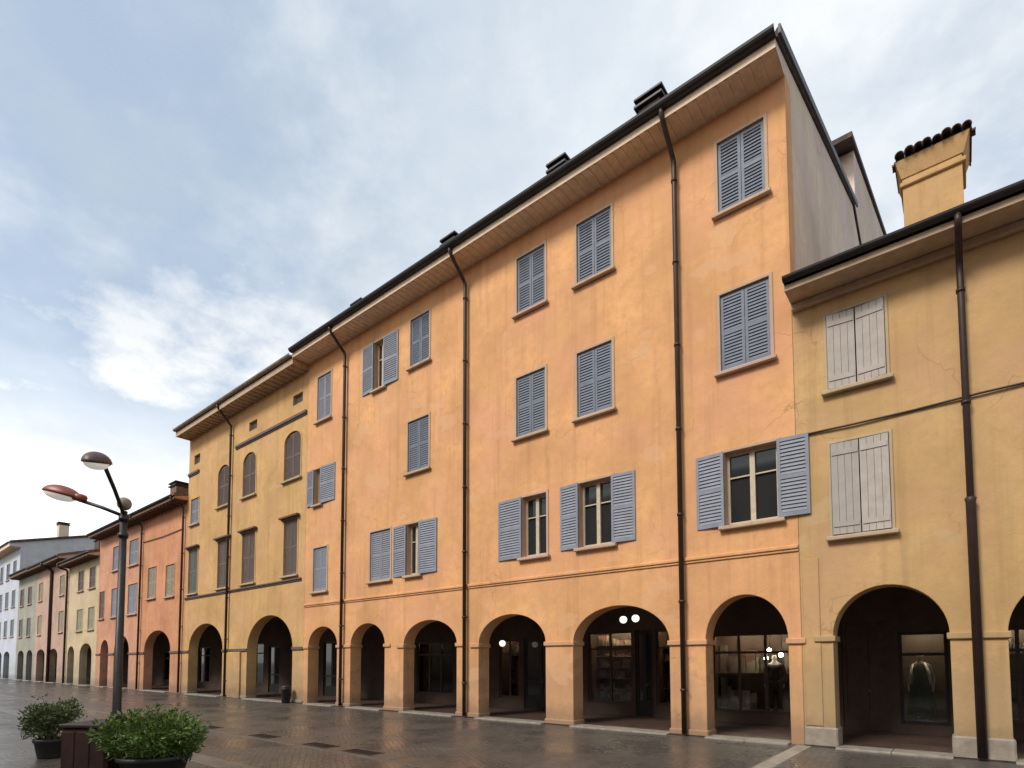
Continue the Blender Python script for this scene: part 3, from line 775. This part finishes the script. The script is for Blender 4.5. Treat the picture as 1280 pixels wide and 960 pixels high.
def skin(name, verts, edges, rad, mat, parent, sub=2):
    me = bpy.data.meshes.new(name); me.from_pydata([Vector(v) for v in verts], edges, [])
    o = bpy.data.objects.new(name, me); col.objects.link(o)
    sm = o.modifiers.new('skin', 'SKIN'); sm.use_smooth_shade = True
    for i, r in enumerate(rad): me.skin_vertices[0].data[i].radius = (r, r) if not isinstance(r, tuple) else r
    me.skin_vertices[0].data[0].use_root = True
    ss = o.modifiers.new('sub', 'SUBSURF'); ss.levels = sub; ss.render_levels = sub
    dg = bpy.context.evaluated_depsgraph_get(); ev = bpy.data.meshes.new_from_object(o.evaluated_get(dg))
    bpy.data.objects.remove(o)
    return link_mesh(name, ev, mat, parent, True)

def mannequin(x, y, z, lab, cloth, dress):
    t = thing('mannequin', lab, 'mannequin', (x, y, z), 'dressed mannequins in shop windows')
    P = lambda a, b, c: (x + a, y + b, z + c)
    v = [P(0, 0, .90), P(0, 0, 1.08), P(0, .0, 1.30), P(0, 0, 1.42), P(0, -.01, 1.50), P(0, -.02, 1.58), P(0, -.02, 1.68),
         P(.09, 0, .86), P(.10, -.01, .48), P(.10, .02, .09), P(.11, -.10, .04), P(-.09, 0, .86), P(-.10, .0, .48), P(-.11, .03, .09), P(-.13, -.08, .04),
         P(.18, 0, 1.37), P(.25, .02, 1.08), P(.24, -.06, .84), P(.235, -.09, .74), P(-.18, 0, 1.37), P(-.26, .02, 1.08), P(-.25, -.05, .84), P(-.245, -.08, .74)]
    e = [(0,1),(1,2),(2,3),(3,4),(4,5),(5,6),(0,7),(7,8),(8,9),(9,10),(0,11),(11,12),(12,13),(13,14),(3,15),(15,16),(16,17),(17,18),(3,19),(19,20),(20,21),(21,22)]
    r = [.13, .11, .13, .09, .05, .075, .07, .085, .058, .038, .032, .085, .058, .038, .032, .055, .04, .03, .022, .055, .04, .03, .022]
    skin('body', v, e, r, M['mann'], t)
    if dress:
        bm = bmesh.new(); lathe(bm, [(.30, .12), (.27, .4), (.20, .85), (.135, 1.06), (.165, 1.28), (.13, 1.40), (.07, 1.46)], (x, y, z), 24)
        for q in bm.verts:
            a = math.atan2(q.co.y - y, q.co.x - x); k = max(0, 1 - (q.co.z - z) / .9) * .03 * math.sin(a * 9)
            q.co.x += k * math.cos(a); q.co.y = y + (q.co.y - y) * .85
        finish(bm, 'dress', M[cloth], t, True)
        bm = bmesh.new()   # pale scarf ends
        tube(bm, [P(-.14, -.10, 1.42), P(-.19, -.2, 1.2), P(-.20, -.22, .95)], [.02, .03, .02], 8); tube(bm, [P(.10, -.10, 1.44), P(.16, -.2, 1.25), P(.21, -.24, .92)], [.022, .034, .024], 8)
        finish(bm, 'scarf', M['cloth_white'], t, True)
    else:
        vj = [v[0], v[1], v[2], v[3], v[15], v[16], v[17], v[19], v[20], v[21]]
        skin('jacket', vj, [(0,1),(1,2),(2,3),(3,4),(4,5),(5,6),(3,7),(7,8),(8,9)], [.17, .145, .165, .11, .085, .062, .048, .085, .062, .048], M[cloth], t)
        vt = [v[0], v[7], v[8], (v[9][0], v[9][1], z + .14), v[11], v[12], (v[13][0], v[13][1], z + .14)]
        skin('trousers', vt, [(0,1),(1,2),(2,3),(0,4),(4,5),(5,6)], [.145, .11, .08, .062, .11, .08, .062], M[cloth], t)
    bm = bmesh.new(); lathe(bm, [(.2, -.02), (.2, .0), (.17, .012)], (x, y, z), 20); finish(bm, 'stand', M['stone'], t)
mannequin(-4.18, 3.95, .26, 'mannequin in black jacket and trousers in the shop window of the rightmost orange arch', 'cloth_dark', False)
mannequin(-.86, 4.0, .26, 'mannequin in a long dark green dress with white scarf in the ochre arch', 'cloth_teal', True)

# litter bin against the yellow pier
t = thing('litter_bin', 'small dark litter bin standing against the foot of the yellow pier', 'bin', (-22.7, -.35, 0))
bm = bmesh.new(); lathe(bm, [(.14, .0), (.17, .05), (.19, .58), (.205, .59), (.205, .64), (.17, .64)], (-22.7, -.35, 0), 18); finish(bm, 'bin_body', M['darkmetal'], t, True)
bm = bmesh.new(); lathe(bm, [(.205, .642), (.19, .71), (.09, .77), (.02, .78)], (-22.7, -.35, 0), 18); finish(bm, 'bin_lid', M['gutter'], t, True)

# ================================================================== GROUND
def ground_mat():
    m, nd, lk, b = new_mat('wet_porphyry_setts')
    v = wpos(nd)
    mp = nd.new('ShaderNodeMapping'); mp.inputs['Rotation'].default_value = (0, 0, R(32)); lk.new(v, mp.inputs['Vector'])
    # gently warp the courses
    nz = nd.new('ShaderNodeTexNoise'); nz.inputs['Scale'].default_value = .8; lk.new(v, nz.inputs['Vector'])
    vm = nd.new('ShaderNodeVectorMath'); vm.operation = 'MULTIPLY_ADD'; lk.new(nz.outputs['Color'], vm.inputs[0]); vm.inputs[1].default_value = (.25, .25, 0); lk.new(mp.outputs[0], vm.inputs[2])
    br = nd.new('ShaderNodeTexBrick'); br.inputs['Scale'].default_value = 1; br.inputs['Brick Width'].default_value = .16; br.inputs['Row Height'].default_value = .11
    br.inputs['Mortar Size'].default_value = .008; br.inputs['Mortar Smooth'].default_value = .6; br.inputs['Bias'].default_value = -.1
    br.inputs['Color1'].default_value = (.088, .078, .069, 1); br.inputs['Color2'].default_value = (.125, .110, .097, 1); br.inputs['Mortar'].default_value = (.03, .026, .022, 1)
    lk.new(vm.outputs[0], br.inputs['Vector'])
    c = mixc(nd, lk, ramp(nd, lk, noise(nd, lk, .35, 6, .65, v), .35, .65, (0,0,0,1), (.55,.55,.55,1)), br.outputs['Color'], (.062, .053, .046))
    c = mixc(nd, lk, ramp(nd, lk, noise(nd, lk, 1.7, 5, .7, v), .55, .8, (0,0,0,1), (.5,.5,.5,1)), c, (.13, .11, .095))
    lk.new(c, b.inputs['Base Color'])
    wet = ramp(nd, lk, noise(nd, lk, .5, 6, .65, v), .38, .62, (.17,.17,.17,1), (.46,.46,.46,1))
    lk.new(wet, b.inputs['Roughness']); b.inputs['IOR'].default_value = 1.4
    bp = nd.new('ShaderNodeBump'); bp.inputs['Strength'].default_value = .5; bp.inputs['Distance'].default_value = .012
    iv = nd.new('ShaderNodeMath'); iv.operation = 'SUBTRACT'; iv.inputs[0].default_value = 1; lk.new(br.outputs['Fac'], iv.inputs[1])
    ad = nd.new('ShaderNodeMath'); ad.operation = 'MULTIPLY_ADD'; lk.new(noise(nd, lk, 6, 6, .7, v), ad.inputs[0]); ad.inputs[1].default_value = 1.2; lk.new(iv.outputs[0], ad.inputs[2])
    lk.new(ad.outputs[0], bp.inputs['Height']); lk.new(bp.outputs[0], b.inputs['Normal'])
    return m
M['ground'] = ground_mat()
bm = bmesh.new(); bmesh.ops.create_grid(bm, x_segments=2, y_segments=2, size=1500); tag(finish(bm, 'ground', M['ground']), kind='structure')
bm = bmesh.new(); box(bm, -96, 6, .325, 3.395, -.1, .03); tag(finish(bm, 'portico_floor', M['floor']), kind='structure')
rnd = random.Random(3)
bm = bmesh.new()
for (a, b, y0, y1) in ((-2.80, -2.52, -6.0, -.10),):
    y = y0
    while y < y1 - .1:
        box(bm, a, b, y, min(y + .78, y1), -.1, .010, .008); y += .795
tag(finish(bm, 'paving_strip', M['kerb']), kind='structure')
bm = bmesh.new(); x = -60
while x < 6:
    w = rnd.uniform(.8, 1.3); box(bm, x, x + w - .012, -6.62, -6.02, -.1, .006 + rnd.uniform(0, .003), .008); x += w
tag(finish(bm, 'drain_channel', simple('grey_channel_stone', (.085, .07, .058), .38, 0, .35, 3, .4)), kind='structure')
bm = bmesh.new(); x = -30
while x < 0:
    w = rnd.uniform(.7, 1.1); box(bm, x, x + w - .012, -8.75, -8.35, -.1, .006 + rnd.uniform(0, .003), .008); x += w
tag(finish(bm, 'stone_strip', simple('buff_strip_stone', (.135, .115, .098), .4, 0, .3, 3, .4)), kind='structure')
where = ['furthest left, beyond the street lamp', 'second from the planters', 'between the second and the nearest', 'nearest to the widest orange arch']
for x, lab in zip((-15.9, -12.95, -10.6, -9.15), where):
    t = thing('drain_grate', 'dark iron drain grate in the wet paving, ' + lab, 'drain', (x, -6.3, 0), 'drain grates in the paving')
    bm = bmesh.new()
    L, B = .9, .34
    box(bm, x - L/2, x + L/2, -6.3 - B/2, -6.3 - B/2 + .04, 0, .018); box(bm, x - L/2, x + L/2, -6.3 + B/2 - .04, -6.3 + B/2, 0, .018)
    n = 14
    for k in range(n): box(bm, x - L/2 + k * L / n, x - L/2 + k * L / n + .03, -6.3 - B/2 + .04, -6.3 + B/2 - .04, 0, .016)
    finish(bm, 'grate_bars', M['darkmetal'], t)
    bm = bmesh.new(); box(bm, x - L/2 + .004, x + L/2 - .004, -6.3 - B/2 + .04, -6.3 + B/2 - .04, -.05, .0105); finish(bm, 'grate_pit', M['pot'], t)

# ================================================================== STREET LAMP AND PLANTERS
PX, PY = -10.43, -10.02
t = thing('street_lamp', 'dark street lamp pole with two curved arms carrying red-brown lamp heads', 'street lamp', (PX, PY, 0))
bm = bmesh.new()
tube(bm, [(PX, PY, 0), (PX, PY, .9), (PX, PY, .95), (PX, PY, 1.0), (PX, PY, 4.18)], [.095, .085, .08, .062, .05], 14)
for z in (4.02, 3.75): tube(bm, [(PX, PY, z), (PX, PY, z + .07)], .072, 14)
finish(bm, 'pole', M['pole'], t, True)
bm = bmesh.new(); bmesh.ops.create_uvsphere(bm, u_segments=14, v_segments=10, radius=.105); bmesh.ops.translate(bm, vec=(PX, PY, 4.30), verts=bm.verts); finish(bm, 'finial', M['stone'], t, True)
def lamp_head(tip, d, tilt, cap='lamp_cap'):
    """elongated hood: red-brown cap over a pale bowl, d = horizontal direction of the arm"""
    d = Vector((d[0], d[1], 0)).normalized()
    yaw = math.atan2(d.y, d.x)
    Mx = Matrix.Translation(tip) @ Matrix.Rotation(yaw, 4, 'Z') @ Matrix.Rotation(-tilt, 4, 'Y')
    def half(bm, upper, sc):
        nU, nV = 20, 7; rows = []
        for j in range(nV + 1):
            ph = math.pi / 2 * j / nV
            rows.append([bm.verts.new(Vector((.28 + .31 * sc * math.cos(2 * math.pi * i / nU) * math.cos(ph) * (1 if upper else .82) - (0 if upper else -.03),
                         .165 * sc * math.sin(2 * math.pi * i / nU) * math.cos(ph) * (1 if upper else .85), (.155 if upper else -.09) * sc * math.sin(ph)))) for i in range(nU)])
        for A_, B_ in zip(rows, rows[1:]):
            for i in range(nU):
                bm.faces.new((A_[i], A_[(i + 1) % nU], B_[(i + 1) % nU], B_[i]))
        bm.faces.new(rows[0])
    bm = bmesh.new(); half(bm, True, 1.0)
    box(bm, -.10, .10, -.07, .07, -.03, .09, .03)
    bmesh.ops.remove_doubles(bm, verts=bm.verts, dist=.0005)
    bmesh.ops.transform(bm, matrix=Mx, verts=bm.verts)
    hd = finish(bm, 'lamp_head', M[cap], t, True)
    bm = bmesh.new(); half(bm, False, 1.0); bmesh.ops.remove_doubles(bm, verts=bm.verts, dist=.0005)
    bmesh.ops.translate(bm, vec=(0, 0, -.004), verts=bm.verts); bmesh.ops.transform(bm, matrix=Mx, verts=bm.verts)
    finish(bm, 'lamp_bowl', M['bowl'], hd, True)
for tl, d, L, z0, z1 in ((14, (-.66, -.56), .72, 4.10, 4.36), (-16, (.97, -.60), .95, 4.12, 4.62)):
    dv = Vector((d[0], d[1], 0)).normalized()
    tip = Vector((PX, PY, 0)) + dv * L
    bm = bmesh.new(); tube(bm, [(PX, PY, z0), (PX + dv.x * L * .5, PY + dv.y * L * .5, z0 + (z1 - z0) * .55), (tip.x, tip.y, z1)], .028, 10); finish(bm, 'arm', M['pole'], t, True)
    lamp_head(Vector((tip.x, tip.y, z1 + .01)), dv, R(tl), 'lamp_cap' if tl > 0 else 'lamp_cap_dull')

# square dark box at the foot of the pole
bx, by = -10.16, -10.25
t = thing('planter_box', 'square dark red-brown box between the two potted shrubs at the lamp pole', 'planter box', (bx, by, 0))
rz = Matrix.Rotation(R(33), 4, 'Z')
bm = bmesh.new(); s = .36
box(bm, -s, s, -s, s, .05, .80, .02); box(bm, -s + .05, s - .05, -s + .05, s - .05, .0, .05)
for k in (-.24, 0, .24):
    for sg in (-1, 1): box(bm, k - .10, k + .10, sg * s - .012, sg * s + .012, .1, .75, .006); box(bm, sg * s - .012, sg * s + .012, k - .10, k + .10, .1, .75, .006)
bmesh.ops.transform(bm, matrix=rz, verts=bm.verts); bmesh.ops.translate(bm, vec=(bx, by, 0), verts=bm.verts); finish(bm, 'box_body', M['rust'], t)
bm = bmesh.new(); box(bm, -s - .03, s + .03, -s - .03, s + .03, .802, .86, .015); bmesh.ops.transform(bm, matrix=rz, verts=bm.verts); bmesh.ops.translate(bm, vec=(bx, by, 0), verts=bm.verts); finish(bm, 'box_rim', M['rust'], t)

def leaf_cloud(bm, c, rx, ry, rz_, n, size, rnd, lump):
    """leaf-shaped quads spread over lumpy shoots"""
    for i in range(n):
        u = Vector((rnd.gauss(0, 1), rnd.gauss(0, 1), rnd.gauss(0, 1))).normalized()
        k = rnd.random() ** .45
        s = 1 + lump * (math.sin(u.x * 5 + u.y * 3) * .5 + math.sin(u.z * 6 + u.x * 4) * .5) + rnd.uniform(-.06, .12)
        p = Vector((c[0] + u.x * rx * k * s, c[1] + u.y * ry * k * s, c[2] + u.z * rz_ * k * s * (1 if u.z > 0 else .85)))
        L = size * rnd.uniform(.6, 1.4); Wd = L * rnd.uniform(.35, .5)
        ax = (u + Vector((rnd.uniform(-.8, .8), rnd.uniform(-.8, .8), rnd.uniform(-.3, .9)))).normalized()
        sd = ax.cross(Vector((rnd.uniform(-1, 1), rnd.uniform(-1, 1), rnd.uniform(-1, 1)))).normalized()
        nn = ax.cross(sd) * L * .12
        vs = [bm.verts.new(q) for q in (p, p + ax * L * .45 + sd * Wd * .5 + nn, p + ax * L, p + ax * L * .45 - sd * Wd * .5 + nn)]
        bm.faces.new(vs)

def potted_shrub(x, y, rad, hgt, zc, potr, poth, lab, leaf, n, seed, size, lobes):
    rnd = random.Random(seed)
    t = thing('potted_shrub', lab, 'plant', (x, y, 0), 'potted shrubs at the lamp pole')
    bm = bmesh.new(); lathe(bm, [(potr * .72, 0), (potr * .76, .03), (potr * .97, poth - .07), (potr * 1.06, poth - .06), (potr * 1.06, poth), (potr * .95, poth), (potr * .93, poth - .05)], (x, y, 0), 24); finish(bm, 'pot', M['pot'], t, True)
    bm = bmesh.new(); lathe(bm, [(potr * .92, poth - .06), (potr * .6, poth - .03), (.02, poth - .02)], (x, y, 0), 20); finish(bm, 'soil', M['soil'], t)
    bm = bmesh.new()
    for k in range(9):
        a = rnd.uniform(0, 6.28); r = rad * rnd.uniform(.3, .75)
        tube(bm, [(x + .05 * math.cos(a), y + .05 * math.sin(a), poth - .05), (x + r * .4 * math.cos(a), y + r * .4 * math.sin(a), zc * .8), (x + r * math.cos(a), y + r * math.sin(a), zc + hgt * rnd.uniform(.1, .6))], [.02, .014, .006], 6)
    finish(bm, 'stems', M['bark'], t)
    bm = bmesh.new()
    leaf_cloud(bm, (x, y, zc), rad * .8, rad * .8, hgt * .8, n // 2, size, rnd, .18)
    for k in range(lobes):
        a = rnd.uniform(0, 6.28); r = rad * rnd.uniform(.45, .8); zz = zc + hgt * rnd.uniform(-.35, .6)
        leaf_cloud(bm, (x + r * math.cos(a), y + r * math.sin(a), zz), rad * .34, rad * .34, hgt * .42, n // (2 * lobes), size, rnd, .2)
    for k in range(26):      # shoots that stick out of the mass
        a = rnd.uniform(0, 6.28); el = rnd.uniform(.1, 1.3); L = rnd.uniform(.9, 1.22)
        o = Vector((math.cos(a) * math.cos(el) * rad, math.sin(a) * math.cos(el) * rad, math.sin(el) * hgt))
        for q in range(16):
            p = Vector((x, y, zc)) + o * (L * (.7 + .4 * q / 16)) + Vector((rnd.uniform(-.03, .03), rnd.uniform(-.03, .03), rnd.uniform(-.02, .03)))
            leaf_cloud(bm, p, .02, .02, .02, 1, size * .9, rnd, 0)
    finish(bm, 'foliage', M[leaf], t)
potted_shrub(-13.2, -10.25, .46, .42, .64, .25, .36, 'dull green shrub in a small dark pot left of the dark box', 'leaf_a', 4200, 5, .06, 9)
potted_shrub(-9.35, -9.83, .72, .40, .62, .46, .40, 'wide bright green shrub in a broad dark pot right of the dark box', 'leaf_b', 7600, 9, .075, 12)

# ================================================================== SKY AND SUN
SUN_EL, SUN_AZ = R(44), R(192)      # azimuth clockwise from +Y: behind the camera, to its left
w = bpy.data.worlds.new('World'); scene.world = w; w.use_nodes = True
nd, lk = w.node_tree.nodes, w.node_tree.links
bg = nd['Background']
sky = nd.new('ShaderNodeTexSky'); sky.sky_type = 'NISHITA'; sky.sun_disc = False
sky.sun_elevation = SUN_EL; sky.sun_rotation = SUN_AZ; sky.dust_density = 2.5; sky.air_density = 1.2
tc = nd.new('ShaderNodeTexCoord'); d = tc.outputs['Generated']
sx = nd.new('ShaderNodeSeparateXYZ'); lk.new(d, sx.inputs[0])
def mth(op, a, b=None, c=None):
    m = nd.new('ShaderNodeMath'); m.operation = op
    for i, v in enumerate((a, b, c)):
        if v is None: continue
        if isinstance(v, (int, float)): m.inputs[i].default_value = v
        else: lk.new(v, m.inputs[i])
    return m.outputs[0]
zz = mth('ADD', mth('MAXIMUM', sx.outputs['Z'], 0.0), .22)     # cloud deck seen in perspective
cx = mth('DIVIDE', sx.outputs['X'], zz); cy = mth('DIVIDE', sx.outputs['Y'], zz)
cb = nd.new('ShaderNodeCombineXYZ'); lk.new(cx, cb.inputs[0]); lk.new(cy, cb.inputs[1]); cb.inputs[2].default_value = 3.7
n1 = noise(nd, lk, 1.5, 10, .58, cb.outputs[0])
n2 = noise(nd, lk, 3.4, 9, .6, cb.outputs[0])
def lobe(v, a, b):          # soft patch of sky round a direction
    dp = nd.new('ShaderNodeVectorMath'); dp.operation = 'DOT_PRODUCT'; lk.new(d, dp.inputs[0]); dp.inputs[1].default_value = Vector(v).normalized()
    return ramp(nd, lk, mth('ADD', dp.outputs['Value'], mth('MULTIPLY', mth('SUBTRACT', n1, .5), .22)), a, b)
tone = ramp(nd, lk, n2, .41, .60, (2.6, 3.0, 3.45, 1), (4.5, 4.6, 4.7, 1))
blue = mixc(nd, lk, .45, sky.outputs[0], (2.5, 3.0, 3.6, 1))
skyc = mixc(nd, lk, ramp(nd, lk, n1, .42, .55, (.2,.2,.2,1), (1,1,1,1)), blue, tone)
# a greyer, bluer part of the deck up the street and a whiter part over the tall house
skyc = mixc(nd, lk, mixc(nd, lk, .38, (0,0,0,1), lobe((-.66, .40, .60), .86, .99)), skyc, (2.35, 2.9, 3.5, 1))
skyc = mixc(nd, lk, mixc(nd, lk, .55, (0,0,0,1), lobe((-.25, .72, .66), .88, .99)), skyc, (4.3, 4.55, 4.8, 1))
# white puffs
puff = mth('MULTIPLY', ramp(nd, lk, noise(nd, lk, 2.1, 9, .62, cb.outputs[0]), .49, .61), ramp(nd, lk, sx.outputs['Z'], .35, .70, (1,1,1,1), (.2,.2,.2,1)))
skyc = mixc(nd, lk, mth('MULTIPLY', puff, .8), skyc, (5.6, 5.5, 5.3, 1))
# the deck thins out to bright white low over the far end of the street
low = ramp(nd, lk, mth('ADD', sx.outputs['Z'], mth('MULTIPLY', mth('SUBTRACT', n1, .5), .25)), .08, .40, (1,1,1,1), (0,0,0,1))
west = ramp(nd, lk, sx.outputs['X'], -.7, .2, (1,1,1,1), (.12,.12,.12,1))
skyc = mixc(nd, lk, mth('MULTIPLY', low, west), skyc, (8.0, 7.8, 7.4, 1))
lk.new(skyc, bg.inputs['Color']); bg.inputs['Strength'].default_value = .10

sd = bpy.data.lights.new('sun', 'SUN'); sd.energy = 1.5; sd.angle = R(18); sd.color = (1, .95, .88)
so = bpy.data.objects.new('sun', sd); col.objects.link(so)
sv = Vector((math.sin(SUN_AZ) * math.cos(SUN_EL), math.cos(SUN_AZ) * math.cos(SUN_EL), math.sin(SUN_EL)))
so.rotation_euler = sv.to_track_quat('Z', 'Y').to_euler(); so.location = sv * 60

# ================================================================== CAMERA
F_, A_, P_, CY, DD, RR = 699.996, .679488, .0548952, 788.889, 13.0128, -.00195552
cam = bpy.data.cameras.new('camera'); co = bpy.data.objects.new('camera', cam); col.objects.link(co)
fw = Vector((-math.sin(A_) * math.cos(P_), math.cos(A_) * math.cos(P_), math.sin(P_)))
rt = Vector((math.cos(A_), math.sin(A_), 0)); up = rt.cross(fw)
rt, up = rt * math.cos(RR) + up * math.sin(RR), up * math.cos(RR) - rt * math.sin(RR)
co.matrix_world = Matrix(((rt.x, up.x, -fw.x, 0), (rt.y, up.y, -fw.y, -DD), (rt.z, up.z, -fw.z, 1.75), (0, 0, 0, 1)))
cam.sensor_width = 36; cam.lens = 36 * F_ / 1280; cam.shift_y = (CY - 480) / 1280
cam.clip_end = 5000; cam.clip_start = .1
scene.camera = co
vs = scene.view_settings
vs.view_transform = 'Standard'; vs.look = 'None'; vs.exposure = 1.1; vs.gamma = 1; vs.use_curve_mapping = False
